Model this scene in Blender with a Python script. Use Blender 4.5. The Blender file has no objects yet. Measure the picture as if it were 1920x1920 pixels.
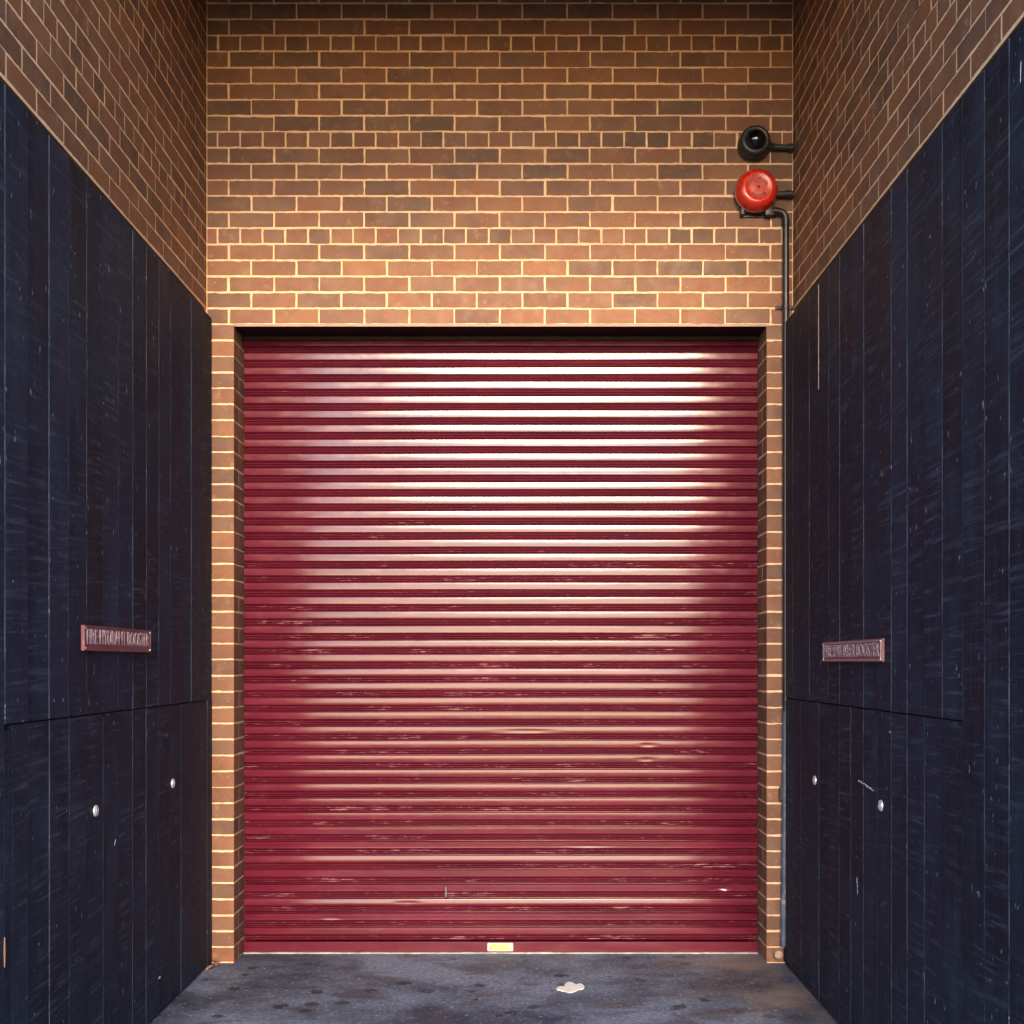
import bpy, bmesh, math, random
from mathutils import Vector, Matrix
R = math.radians
random.seed(7)
sc = bpy.context.scene
COL = sc.collection

# ------------------------------------------------------------------ camera, sky, sun, exposure
EYE = 1.61; F = 2187.0; D = 6.25; S = 350.0
cam_d = bpy.data.cameras.new('camera'); cam = bpy.data.objects.new('camera', cam_d); COL.objects.link(cam)
cam.location = (0, 0, EYE); cam.rotation_euler = (R(90), 0, 0)
cam_d.sensor_fit = 'HORIZONTAL'; cam_d.sensor_width = 36.0; cam_d.lens = 36.0*F/1920.0
cam_d.shift_x = -8/1920.0; cam_d.shift_y = 282/1920.0
cam_d.clip_start = 0.05; cam_d.clip_end = 500
sc.camera = cam

SUN_EL, SUN_AZ = 19.0, 2.0           # azimuth: degrees to the right of straight behind the camera
world = bpy.data.worlds.new('World'); sc.world = world; world.use_nodes = True
wn = world.node_tree; wn.nodes.clear()
sky = wn.nodes.new('ShaderNodeTexSky'); sky.sky_type = 'NISHITA'; sky.sun_disc = False
sky.sun_elevation = R(SUN_EL); sky.sun_rotation = R(180 - SUN_AZ)
sky.air_density = 1.0; sky.dust_density = 0.6; sky.ozone_density = 3.5
bg = wn.nodes.new('ShaderNodeBackground'); bg.inputs['Strength'].default_value = 0.15
wo = wn.nodes.new('ShaderNodeOutputWorld')
wn.links.new(sky.outputs[0], bg.inputs[0]); wn.links.new(bg.outputs[0], wo.inputs[0])
sd = bpy.data.lights.new('sun', 'SUN'); sun = bpy.data.objects.new('sun', sd); COL.objects.link(sun)
sd.energy = 1.2; sd.angle = R(13.5); sd.color = (1.0, 0.755, 0.49)
ldir = Vector((math.sin(R(SUN_AZ))*math.cos(R(SUN_EL)), -math.cos(R(SUN_AZ))*math.cos(R(SUN_EL)), math.sin(R(SUN_EL))))
sun.rotation_euler = ldir.to_track_quat('Z', 'Y').to_euler()
sun.location = (2, -8, 8)
sc.view_settings.view_transform = 'Standard'; sc.view_settings.look = 'None'
sc.view_settings.gamma = 1.0; sc.view_settings.use_curve_mapping = False
sc.view_settings.exposure = 2.42

# ------------------------------------------------------------------ node helpers
def new_mat(name, rough=0.6, base=(0.5, 0.5, 0.5), metal=0.0, spec=0.5):
    m = bpy.data.materials.new(name); m.use_nodes = True
    nt = m.node_tree; b = nt.nodes['Principled BSDF']
    b.inputs['Base Color'].default_value = (*base, 1); b.inputs['Roughness'].default_value = rough
    b.inputs['Metallic'].default_value = metal; b.inputs['Specular IOR Level'].default_value = spec
    return m, nt, b
def N(nt, t, **kw):
    n = nt.nodes.new(t)
    for k, v in kw.items():
        if k in n.inputs: n.inputs[k].default_value = v
        else: setattr(n, k, v)
    return n
def L(nt, a, b): nt.links.new(a, b)
def noise(nt, vec, scale, detail=4, rough=0.55, dist=0.0):
    n = N(nt, 'ShaderNodeTexNoise'); n.inputs['Scale'].default_value = scale
    n.inputs['Detail'].default_value = detail; n.inputs['Roughness'].default_value = rough
    n.inputs['Distortion'].default_value = dist
    if vec is not None: L(nt, vec, n.inputs['Vector'])
    return n.outputs['Fac']
def ramp(nt, fac, stops, interp='LINEAR'):
    r = N(nt, 'ShaderNodeValToRGB'); r.color_ramp.interpolation = interp
    els = r.color_ramp.elements
    while len(els) < len(stops): els.new(0.5)
    for e, (p, c) in zip(els, stops):
        e.position = p
        e.color = (c, c, c, 1) if not hasattr(c, '__len__') else (*c, 1)
    L(nt, fac, r.inputs['Fac']); return r.outputs['Color']
def mix(nt, fac, a, b, mode='MIX'):
    m = N(nt, 'ShaderNodeMix'); m.data_type = 'RGBA'; m.blend_type = mode
    for sock, v in ((0, fac), (6, a), (7, b)):
        if hasattr(v, 'is_output'): L(nt, v, m.inputs[sock])
        elif sock == 0: m.inputs[0].default_value = v
        else: m.inputs[sock].default_value = (*v, 1) if len(v) == 3 else v
    return m.outputs[2]
def math_(nt, op, a, b=0.0, clamp=False):
    m = N(nt, 'ShaderNodeMath'); m.operation = op; m.use_clamp = clamp
    for i, v in ((0, a), (1, b)):
        if hasattr(v, 'is_output'): L(nt, v, m.inputs[i])
        else: m.inputs[i].default_value = v
    return m.outputs[0]
def mapping(nt, vec, scale=(1, 1, 1), rot=(0, 0, 0), loc=(0, 0, 0)):
    m = N(nt, 'ShaderNodeMapping'); L(nt, vec, m.inputs['Vector'])
    m.inputs['Scale'].default_value = scale; m.inputs['Rotation'].default_value = rot; m.inputs['Location'].default_value = loc
    return m.outputs[0]
def objco(nt): return N(nt, 'ShaderNodeTexCoord').outputs['Object']
def bump(nt, b, h, strength, dist, prev=None):
    n = N(nt, 'ShaderNodeBump'); n.inputs['Strength'].default_value = strength; n.inputs['Distance'].default_value = dist
    L(nt, h, n.inputs['Height'])
    if prev is not None: L(nt, prev, n.inputs['Normal'])
    L(nt, n.outputs[0], b.inputs['Normal']); return n.outputs[0]
def attr(nt, name):
    a = N(nt, 'ShaderNodeAttribute'); a.attribute_name = name
    s = N(nt, 'ShaderNodeSeparateColor'); L(nt, a.outputs['Color'], s.inputs[0])
    return a, s

# ------------------------------------------------------------------ materials
def make_brick():
    m, nt, b = new_mat('fired_brick', 0.62, spec=0.35)
    co = objco(nt); a, s = attr(nt, 'tint')
    off = N(nt, 'ShaderNodeVectorMath'); off.operation = 'MULTIPLY_ADD'
    L(nt, a.outputs['Color'], off.inputs[0]); off.inputs[1].default_value = (7, 7, 7); L(nt, co, off.inputs[2])
    v = off.outputs[0]
    base = ramp(nt, s.outputs[0], [(0.0, (0.100, 0.049, 0.031)), (0.22, (0.142, 0.058, 0.032)), (0.45, (0.170, 0.063, 0.033)),
                                   (0.62, (0.198, 0.071, 0.032)), (0.80, (0.150, 0.073, 0.044)), (1.0, (0.232, 0.086, 0.036))])
    mot = noise(nt, v, 9, 5, 0.6)
    base = mix(nt, ramp(nt, mot, [(0.42, 0.0), (0.70, 0.5)]), base, (0.225, 0.108, 0.058))
    dk = noise(nt, v, 5, 3)
    base = mix(nt, ramp(nt, dk, [(0.30, 0.5), (0.50, 0.0)]), base, (0.095, 0.048, 0.030))
    # dusty bloom and pale specks
    bl = noise(nt, mapping(nt, v, loc=(4, 9, 2)), 14, 6, 0.7)
    base = mix(nt, ramp(nt, bl, [(0.58, 0.0), (0.76, 0.5)]), base, (0.38, 0.24, 0.165))
    sp = noise(nt, v, 120, 2)
    base = mix(nt, ramp(nt, sp, [(0.715, 0.0), (0.76, 0.6)]), base, (0.6, 0.5, 0.4))
    L(nt, base, b.inputs['Base Color'])
    h = math_(nt, 'ADD', noise(nt, v, 60, 5, 0.6), math_(nt, 'MULTIPLY', mot, 1.5))
    bump(nt, b, h, 0.5, 0.0022)
    L(nt, ramp(nt, bl, [(0.3, 0.52), (0.7, 0.78)]), b.inputs['Roughness'])
    return m
def make_mortar():
    m, nt, b = new_mat('cream_mortar', 0.85, spec=0.2)
    co = objco(nt)
    c = ramp(nt, noise(nt, co, 6, 6, 0.7), [(0.3, (0.60, 0.355, 0.19)), (0.6, (0.76, 0.48, 0.27))])
    c = mix(nt, ramp(nt, noise(nt, co, 38, 5, 0.65), [(0.58, 0.0), (0.74, 0.45)]), c, (0.40, 0.28, 0.18))
    L(nt, c, b.inputs['Base Color'])
    bump(nt, b, noise(nt, co, 150, 5, 0.7), 0.6, 0.002)
    return m
def make_board(name, side):
    m, nt, b = new_mat(name, 0.5, spec=0.22)
    co = objco(nt); a, s = attr(nt, 'tint')
    off = N(nt, 'ShaderNodeVectorMath'); off.operation = 'MULTIPLY_ADD'
    L(nt, a.outputs['Color'], off.inputs[0]); off.inputs[1].default_value = (0, 3, 9); L(nt, co, off.inputs[2])
    v = off.outputs[0]
    c = ramp(nt, s.outputs[0], [(0.0, (0.0034, 0.0054, 0.0110)), (0.5, (0.0048, 0.0076, 0.0162)), (1.0, (0.0085, 0.0130, 0.0275))])
    # cloudy chalking of the stain
    cl = noise(nt, mapping(nt, v, (1, 1.6, 0.7)), 2.4, 7, 0.68)
    c = mix(nt, ramp(nt, cl, [(0.46, 0.0), (0.74, 0.6)]), c, (0.026, 0.033, 0.052))
    # upright grain
    gr = noise(nt, mapping(nt, v, (1, 55, 1.6)), 1.7, 6, 0.7, 0.6)
    c = mix(nt, ramp(nt, gr, [(0.48, 0.0), (0.68, 0.5)]), c, (0.024, 0.030, 0.050))
    # saw marks: fine slanting lines, patchy
    sv = mapping(nt, mapping(nt, v, rot=(R(-2.5 if side > 0 else 2), 0, 0)), (1, 3.5, 62))
    sawf = noise(nt, sv, 1.0, 3, 0.6, 0.35)
    patch = ramp(nt, noise(nt, mapping(nt, v, (1, 2.0, 1.0), loc=(3, 1, 5)), 1.6, 4, 0.6), [(0.36, 0.15), (0.60, 1.0)])
    sm = math_(nt, 'MULTIPLY', ramp(nt, sawf, [(0.52, 0.0), (0.72, 0.85)]), patch)
    c = mix(nt, sm, c, (0.045, 0.051, 0.072))
    # pale nicks
    nk = noise(nt, mapping(nt, v, (1, 1.0, 0.45)), 55, 2, 0.5)
    c = mix(nt, ramp(nt, nk, [(0.715, 0.0), (0.74, 0.8)]), c, (0.20, 0.20, 0.25))
    # light caught on board edges, painted paler in patches: green channel marks the chamfer faces
    edge_light = ramp(nt, noise(nt, mapping(nt, v, (1, 1, 0.8)), 5, 6, 0.7), [(0.42, 0.0), (0.68, 0.65)])
    c = mix(nt, math_(nt, 'MULTIPLY', s.outputs[1], edge_light), c, (0.09, 0.095, 0.118))
    L(nt, c, b.inputs['Base Color'])
    h = math_(nt, 'ADD', gr, math_(nt, 'MULTIPLY', math_(nt, 'MULTIPLY', sawf, patch), 1.6))
    h = math_(nt, 'ADD', h, math_(nt, 'MULTIPLY', noise(nt, v, 90, 4, 0.6), 0.7))
    bump(nt, b, h, 0.8, 0.0022)
    L(nt, ramp(nt, cl, [(0.35, 0.60), (0.7, 0.80)]), b.inputs['Roughness'])
    return m
def make_shutter():
    m, nt, b = new_mat('maroon_enamel', 0.3, spec=0.36)
    co = objco(nt); sep = N(nt, 'ShaderNodeSeparateXYZ'); L(nt, co, sep.inputs[0]); z = sep.outputs[2]
    c = ramp(nt, noise(nt, mapping(nt, co, (0.6, 1, 2.5)), 2.2, 6, 0.6), [(0.3, (0.070, 0.0045, 0.0125)), (0.7, (0.104, 0.0085, 0.0205))])
    # chalky fading patches
    ch = noise(nt, mapping(nt, co, (1, 1, 3)), 6, 6, 0.65)
    c = mix(nt, ramp(nt, ch, [(0.52, 0.0), (0.8, 0.25)]), c, (0.17, 0.035, 0.055))
    # rubbed and chipped ridges: blue channel of tint marks the interlock, more of it low down
    a, s = attr(nt, 'tint')
    low = ramp(nt, math_(nt, 'DIVIDE', z, 3.4), [(0.0, 1.0), (0.18, 0.70), (0.34, 0.10), (1.0, 0.0)])
    big = noise(nt, mapping(nt, co, (1.1, 1, 3)), 2.0, 3, 0.6)
    fl = noise(nt, mapping(nt, co, (16, 60, 260)), 1.0, 4, 0.7)
    fl = math_(nt, 'ADD', fl, math_(nt, 'MULTIPLY', math_(nt, 'SUBTRACT', big, 0.5), 0.55))
    fl = math_(nt, 'ADD', fl, math_(nt, 'MULTIPLY', low, 0.12))
    chip = math_(nt, 'MULTIPLY', ramp(nt, fl, [(0.735, 0.0), (0.785, 0.7)]), s.outputs[2])
    c = mix(nt, chip, c, (0.50, 0.25, 0.27))
    dust = math_(nt, 'MULTIPLY', s.outputs[2], 0.12)
    c = mix(nt, dust, c, (0.16, 0.05, 0.07))
    L(nt, c, b.inputs['Base Color'])
    rr = ramp(nt, ch, [(0.35, 0.12), (0.75, 0.21)])
    L(nt, mix(nt, chip, rr, (0.8, 0.8, 0.8)), b.inputs['Roughness'])
    h = noise(nt, mapping(nt, co, (1, 1, 1.0)), 3.0, 3, 0.5)
    bump(nt, b, h, 0.3, 0.003)
    return m
def make_concrete():
    m, nt, b = new_mat('stained_concrete', 0.6, spec=0.4)
    co = objco(nt)
    sep = N(nt, 'ShaderNodeSeparateXYZ'); L(nt, co, sep.inputs[0])
    c = ramp(nt, noise(nt, co, 1.1, 7, 0.65), [(0.40, (0.028, 0.038, 0.060)), (0.58, (0.140, 0.166, 0.218))])
    fine = noise(nt, co, 45, 6, 0.7)
    c = mix(nt, 0.8, c, ramp(nt, fine, [(0.30, 0.15), (0.70, 0.85)]), 'OVERLAY')
    # darker smears
    d = noise(nt, mapping(nt, co, (1.0, 1.6, 1)), 3.2, 5, 0.6, 0.4)
    c = mix(nt, ramp(nt, d, [(0.50, 0.0), (0.64, 0.8)]), c, (0.035, 0.039, 0.055))
    # gum spots
    vo = N(nt, 'ShaderNodeTexVoronoi'); vo.inputs['Scale'].default_value = 7.5; vo.inputs['Randomness'].default_value = 1.0
    wv = N(nt, 'ShaderNodeVectorMath'); wv.operation = 'ADD'
    nz = N(nt, 'ShaderNodeTexNoise'); nz.inputs['Scale'].default_value = 22; L(nt, co, nz.inputs['Vector'])
    sc_ = N(nt, 'ShaderNodeVectorMath'); sc_.operation = 'SCALE'; sc_.inputs['Scale'].default_value = 0.05
    L(nt, nz.outputs['Color'], sc_.inputs[0]); L(nt, co, wv.inputs[0]); L(nt, sc_.outputs[0], wv.inputs[1])
    L(nt, wv.outputs[0], vo.inputs['Vector'])
    sepc = N(nt, 'ShaderNodeSeparateColor'); L(nt, vo.outputs['Color'], sepc.inputs[0])
    spot = math_(nt, 'LESS_THAN', vo.outputs['Distance'], math_(nt, 'MULTIPLY', math_(nt, 'SUBTRACT', sepc.outputs[0], 0.22), 0.42))
    c = mix(nt, math_(nt, 'MULTIPLY', spot, 0.8), c, (0.016, 0.018, 0.026))
    # pale crumbs
    p = noise(nt, mapping(nt, co, (0.7, 1, 1)), 60, 3, 0.6)
    c = mix(nt, ramp(nt, p, [(0.64, 0.0), (0.675, 0.9)]), c, (0.42, 0.42, 0.44))
    # rusty brown wash towards the right side
    br = math_(nt, 'MULTIPLY', ramp(nt, noise(nt, co, 1.8, 5, 0.6), [(0.40, 0.0), (0.62, 0.8)]),
               ramp(nt, math_(nt, 'DIVIDE', sep.outputs[0], 2.0), [(0.36, 0.0), (0.56, 1.0)]))
    c = mix(nt, br, c, (0.23, 0.165, 0.125))
    L(nt, c, b.inputs['Base Color'])
    bump(nt, b, math_(nt, 'ADD', fine, noise(nt, co, 8, 4)), 0.4, 0.003)
    L(nt, ramp(nt, d, [(0.3, 0.75), (0.7, 0.5)]), b.inputs['Roughness'])
    return m
def make_plain(name, col, rough=0.5, metal=0.0, var=0.25, scale=20, spec=0.5, bmp=0.2, dirt=None):
    m, nt, b = new_mat(name, rough, spec=spec, metal=metal)
    co = objco(nt)
    lo = tuple(x*(1-var) for x in col); hi = tuple(min(1, x*(1+var)) for x in col)
    n1 = noise(nt, co, scale, 5, 0.6)
    c = ramp(nt, n1, [(0.3, lo), (0.7, hi)])
    if dirt: c = mix(nt, ramp(nt, noise(nt, co, scale*2.3, 6, 0.7), [(0.55, 0.0), (0.68, 0.75)]), c, dirt)
    L(nt, c, b.inputs['Base Color'])
    L(nt, ramp(nt, n1, [(0.3, max(0, rough-0.07)), (0.7, min(1, rough+0.1))]), b.inputs['Roughness'])
    if bmp: bump(nt, b, noise(nt, co, scale*6, 4, 0.6), bmp, 0.001)
    return m
M = dict(
    brick=make_brick(), mortar=make_mortar(), board_l=make_board('navy_board_near_hydrant', 1), board_r=make_board('navy_board_near_sprinkler', -1),
    shutter=make_shutter(), concrete=make_concrete(),
    asphalt=make_plain('asphalt', (0.045, 0.046, 0.048), 0.85, var=0.3, scale=30, bmp=0.5),
    soffit=make_plain('dark_soffit_paint', (0.03, 0.025, 0.025), 0.8, var=0.2, scale=3),
    lintel=make_plain('lintel_steel', (0.012, 0.006, 0.006), 0.65, var=0.3, scale=6, spec=0.3),
    lintel_edge=make_plain('lintel_pale_edge', (0.30, 0.17, 0.15), 0.55, var=0.4, scale=14),
    black=make_plain('dark_void', (0.006, 0.006, 0.007), 0.9, var=0.1, spec=0.2),  # black colour standing in for shade inside gaps and behind the curtain
    red=make_plain('red_enamel', (0.46, 0.018, 0.006), 0.26, var=0.12, scale=18, bmp=0.05, spec=0.6),
    red_dark=make_plain('dark_red_lettering', (0.085, 0.004, 0.004), 0.5, var=0.2, scale=40),
    rim=make_plain('bell_rim', (0.20, 0.09, 0.085), 0.35, metal=0.4, var=0.3, scale=30),
    iron=make_plain('black_painted_iron', (0.020, 0.016, 0.014), 0.42, var=0.4, scale=30, dirt=(0.06, 0.045, 0.035)),
    housing=make_plain('black_housing', (0.022, 0.020, 0.019), 0.38, var=0.3, scale=30, dirt=(0.05, 0.045, 0.04)),
    dome=make_plain('black_glossy_dome', (0.003, 0.003, 0.003), 0.06, var=0.1, bmp=0, spec=0.7),
    pipe=make_plain('brown_black_pipe', (0.018, 0.013, 0.012), 0.36, var=0.35, scale=12, dirt=(0.05, 0.042, 0.042)),
    pale_pipe=make_plain('scuffed_blue_pipe', (0.055, 0.065, 0.095), 0.5, var=0.4, scale=10, dirt=(0.25, 0.24, 0.24)),
    brass=make_plain('weathered_brass', (0.46, 0.30, 0.20), 0.45, metal=0.3, var=0.3, scale=40, dirt=(0.15, 0.09, 0.06)),
    chrome=make_plain('dull_nickel', (0.72, 0.71, 0.69), 0.35, metal=0.6, var=0.15, scale=60),
    lock_core=make_plain('lock_core', (0.10, 0.10, 0.10), 0.4, metal=0.6),
    sign_l=make_plain('maroon_sign_paint', (0.150, 0.042, 0.050), 0.42, var=0.3, scale=14, dirt=(0.26, 0.15, 0.15)),
    sign_r=make_plain('brown_red_sign_paint', (0.175, 0.055, 0.052), 0.42, var=0.3, scale=14, dirt=(0.26, 0.14, 0.13)),
    letter=make_plain('worn_letter_faces', (0.34, 0.22, 0.22), 0.4, var=0.3, scale=50, dirt=(0.20, 0.10, 0.10)),
    seal=make_plain('grey_seal', (0.22, 0.20, 0.20), 0.7, var=0.5, scale=9, dirt=(0.5, 0.42, 0.34)),
    sticker=make_plain('yellow_sticker', (0.36, 0.31, 0.11), 0.45, var=0.12, scale=30, bmp=0),
    sticker_edge=make_plain('sticker_white_edge', (0.40, 0.37, 0.31), 0.5, var=0.1, scale=30, bmp=0),
    ink=make_plain('sticker_ink', (0.22, 0.22, 0.30), 0.6, var=0.4, scale=200, bmp=0),
    paint=make_plain('white_paint', (0.74, 0.72, 0.66), 0.5, var=0.08, scale=20),
    raw=make_plain('raw_pale_timber', (0.34, 0.25, 0.19), 0.7, var=0.4, scale=14, dirt=(0.08, 0.06, 0.06)),
    orange_raw=make_plain('raw_orange_timber', (0.30, 0.15, 0.07), 0.7, var=0.3, scale=20),
    scuff=make_plain('pale_scuff', (0.42, 0.40, 0.42), 0.7, var=0.4, scale=60),
    leaf=make_plain('dry_leaf', (0.24, 0.11, 0.06), 0.7, var=0.5, scale=40),
    leaf2=make_plain('pale_dry_leaf', (0.42, 0.28, 0.13), 0.7, var=0.4, scale=40),
    bolt=make_plain('dull_bolt', (0.12, 0.09, 0.07), 0.5, metal=0.5, var=0.3, scale=60),
)

# ------------------------------------------------------------------ object helpers
class MB:
    def __init__(s): s.v = []; s.f = []; s.mi = []; s.t = []; s.sm = []
    def add(s, vs, fs, mi=0, tint=(0, 0, 0), smooth=False):
        o = len(s.v); s.v += [tuple(p) for p in vs]
        s.t += [tint]*len(vs) if not isinstance(tint, list) else tint
        for f in fs: s.f.append([o+i for i in f]); s.mi.append(mi); s.sm.append(smooth)
    def box(s, x0, x1, y0, y1, z0, z1, mi=0, tint=(0, 0, 0)):
        vs = [(x, y, z) for z in (z0, z1) for y in (y0, y1) for x in (x0, x1)]
        s.add(vs, [(0, 2, 3, 1), (4, 5, 7, 6), (0, 1, 5, 4), (2, 6, 7, 3), (0, 4, 6, 2), (1, 3, 7, 5)], mi, tint)
    def bbox(s, x0, x1, y0, y1, z0, z1, bv, mi=0, tint=(0, 0, 0), seg=2):
        bm = bmesh.new(); bmesh.ops.create_cube(bm, size=1)
        for v in bm.verts: v.co = Vector((x0+(v.co.x+.5)*(x1-x0), y0+(v.co.y+.5)*(y1-y0), z0+(v.co.z+.5)*(z1-z0)))
        bmesh.ops.bevel(bm, geom=bm.edges[:], offset=bv, segments=seg, affect='EDGES', profile=0.5)
        bm.verts.index_update()
        s.add([v.co.copy() for v in bm.verts], [[v.index for v in f.verts] for f in bm.faces], mi, tint); bm.free()
    def lathe(s, c, axis, prof, n=40, mi=0, smooth=True, tint=(0, 0, 0)):
        # prof: (radius, distance along axis)
        ax = Vector(axis).normalized(); a = ax.orthogonal().normalized(); b = ax.cross(a); c = Vector(c)
        vs = []
        for r, h in prof:
            for k in range(n):
                t = 2*math.pi*k/n; vs.append(c + ax*h + (a*math.cos(t)+b*math.sin(t))*max(r, 1e-5))
        fs = [(i*n+k, i*n+(k+1) % n, (i+1)*n+(k+1) % n, (i+1)*n+k) for i in range(len(prof)-1) for k in range(n)]
        fs += [tuple(range(n))[::-1], tuple((len(prof)-1)*n+k for k in range(n))]
        s.add(vs, fs, mi, tint, smooth)
    def tube(s, pts, r, n=20, mi=0, smooth=True):
        pts = [Vector(p) for p in pts]; vs = []
        t0 = (pts[1]-pts[0]).normalized(); u = t0.orthogonal().normalized()
        for i, p in enumerate(pts):
            t = ((pts[min(i+1, len(pts)-1)]-pts[max(i-1, 0)])).normalized()
            u = (u - t*u.dot(t)).normalized(); w = t.cross(u)
            rr = r[i] if isinstance(r, (list, tuple)) else r
            for k in range(n):
                an = 2*math.pi*k/n; vs.append(p+(u*math.cos(an)+w*math.sin(an))*rr)
        fs = [(i*n+k, i*n+(k+1) % n, (i+1)*n+(k+1) % n, (i+1)*n+k) for i in range(len(pts)-1) for k in range(n)]
        fs += [tuple(range(n))[::-1], tuple((len(pts)-1)*n+k for k in range(n))]
        s.add(vs, fs, mi, (0, 0, 0), smooth)
    def build(s, name, mats, parent=None, origin=(0, 0, 0), fix=True):
        me = bpy.data.meshes.new(name)
        O = Vector(origin)
        me.from_pydata([tuple(Vector(p)-O) for p in s.v], [], s.f)
        for m in (mats if isinstance(mats, (list, tuple)) else [mats]): me.materials.append(m)
        me.polygons.foreach_set('material_index', s.mi); me.polygons.foreach_set('use_smooth', s.sm)
        ca = me.color_attributes.new('tint', 'FLOAT_COLOR', 'POINT')
        ca.data.foreach_set('color', [c for t in s.t for c in (*t, 1.0)])
        me.update()
        if fix:
            bm = bmesh.new(); bm.from_mesh(me); bmesh.ops.recalc_face_normals(bm, faces=bm.faces[:]); bm.to_mesh(me); bm.free()
        if any(s.sm): 
            try: me.set_sharp_from_angle(angle=R(42))
            except Exception: pass
        o = bpy.data.objects.new(name, me); COL.objects.link(o)
        if parent:
            o.parent = parent
            w = Vector((0, 0, 0)); p = parent
            while p: w += p.location; p = p.parent
            o.location = O - w
        else: o.location = O
        return o
def tag(o, label=None, cat=None, group=None, kind=None):
    for k, v in (('label', label), ('category', cat), ('group', group), ('kind', kind)):
        if v: o[k] = v
    return o
def thing(name, loc, label, cat, group=None):
    o = bpy.data.objects.new(name, None); COL.objects.link(o); o.location = loc; o.empty_display_size = 0.1
    return tag(o, label, cat, group)

def PX(px, py, depth, off=0):   # a point of the photograph at a given depth from the eye
    return ((px-968)*depth/F, depth, EYE-(py-1242)*depth/F)

# ------------------------------------------------------------------ layout
XL, XR = -1.660, 1.483            # upper brick walls of the recess
PL, PR = -1.629, 1.431            # face of the timber boarding
OL, OR, OT = -1.514, 1.343, 3.421 # shutter opening
YS = 6.457                        # shutter curtain
Y0 = 3.24                          # street face of the building
Y0L, Y0R = 3.60, 3.24
ZR = 5.20                          # soffit height
CH = 0.086; CL = OT/40.0; BW = 0.2419; J = 0.0048
TOPP = 3.455
rnd = random.Random(11)

# ground
mb = MB(); mb.box(-40, 40, -60, 20, -0.3, 0.0)
tag(mb.build('ground', M['concrete']), kind='structure')
mb = MB(); mb.box(-40, 40, -59, 2.2, -0.02, 0.004)  # unseen dark sheet, added to cut light bounced onto the upper wall
tag(mb.build('added_road', M['asphalt']), kind='structure')

def brick_face(mb, P, u0, u1, rows, joints, depth=0.0014, skirt=0.0013, tints=None, ends=(J, J)):
    """P(u, z, d) -> point; rows: (z0, z1, kind, index); joints(kind, index) -> (start, pitch)"""
    for (z0, z1, kind, idx) in rows:
        st, pitch = joints(kind, idx)
        us = [u0]
        k = math.ceil((u0-st)/pitch + 1e-6); u = st+k*pitch
        while u < u1-0.012:
            if u > u0+0.012: us.append(u)
            u += pitch
        us.append(u1)
        for i in range(len(us)-1):
            a = us[i] + (ends[0] if i == 0 else J); b = us[i+1] - (ends[1] if i == len(us)-2 else J)
            if b-a < 0.008: continue
            jj = lambda s=0.0011: rnd.gauss(0, s)
            ja, jb, jc, jd = jj(), jj(), jj(), jj()
            if i > 0: a += jj()
            if i < len(us)-2: b += jj()
            c, d = z0+J+jc*.8, z1-J+jd*.8
            nu = max(2, int((b-a)/0.02)); nz = 3; per = []
            e = 0.0009
            for q in range(nu): per.append((a+(b-a)*q/nu, c+rnd.gauss(0, e) + jb*(q/nu)))
            for q in range(nz): per.append((b+rnd.gauss(0, e)*(1 if i < len(us)-2 else 0), c+(d-c)*q/nz))
            for q in range(nu): per.append((b-(b-a)*q/nu, d+rnd.gauss(0, e) + ja*(1-q/nu)))
            for q in range(nz): per.append((a+rnd.gauss(0, e)*(1 if i > 0 else 0), d-(d-c)*q/nz))
            n = len(per); dd = depth+rnd.uniform(-0.0004, 0.0008)
            mu, mz = (a+b)/2, (c+d)/2; cc = 0.0009
            ins = [(u_ + (cc if u_ < mu else -cc)*min(1, abs(u_-mu)/((b-a)/2)), z_ + (cc if z_ < mz else -cc)) for u_, z_ in per]
            vs = [P(u_, z_, dd) for u_, z_ in ins] + [P(u_, z_, dd-0.0005) for u_, z_ in per] + [P(u_, z_, dd-skirt) for u_, z_ in per]
            fs = [tuple(range(n))] + [(r*n+k2, (r+1)*n+k2, (r+1)*n+(k2+1) % n, r*n+(k2+1) % n) for r in (0, 1) for k2 in range(n)]
            t = tints(idx, i) if tints else (rnd.random(), rnd.random(), rnd.random())
            mb.add(vs, fs, 1, t)

NUP = int((ZR-OT)/CH)+1
rows_up = [(OT+(i-1)*CH, min(OT+i*CH, ZR), 'head' if i % 6 == 0 else ('odd' if i % 2 else 'even'), i) for i in range(1, NUP+1)]
rows_up = [r for r in rows_up if r[1]-r[0] > 0.03]
rows_lo = [(j*CL, (j+1)*CL, 'odd' if j % 2 else 'even', 100+j) for j in range(40)]

# back brick wall with the shutter opening
bw = thing('brick_wall', (0, D, 0), 'brown brick wall with cream mortar around and above the maroon shutter', 'brick wall')
mb = MB()
mb.box(XL-0.4, XR+0.4, D, D+0.55, OT, ZR+0.1, 0)
mb.box(XL-0.4, OL, D, D+0.55, -0.05, OT, 0)
mb.box(OR, XR+0.4, D, D+0.55, -0.05, OT, 0)
mb.box(OL-0.05, OR+0.05, D+0.50, D+0.54, -0.02, OT, 2)
JO = lambda kind, idx: {'odd': (-1.5400, BW), 'even': (-1.4200, BW), 'head': (-1.600, BW/2)}[kind]
def back_rows():
    brick_face(mb, lambda u, z, d: (u, D-d, z), XL, XR, rows_up, JO)
back_rows()
row_t = {r[3]: (rnd.random(), rnd.random(), rnd.random()) for r in rows_lo}
row_t2 = {r[3]: (rnd.random(), rnd.random(), rnd.random()) for r in rows_lo}
one = lambda kind, idx: (99.0, 200.0)
brick_face(mb, lambda u, z, d: (u, D-d, z), XL, OL+0.0014, rows_lo, one, tints=lambda r, i: row_t[r], ends=(J, 0))
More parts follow.
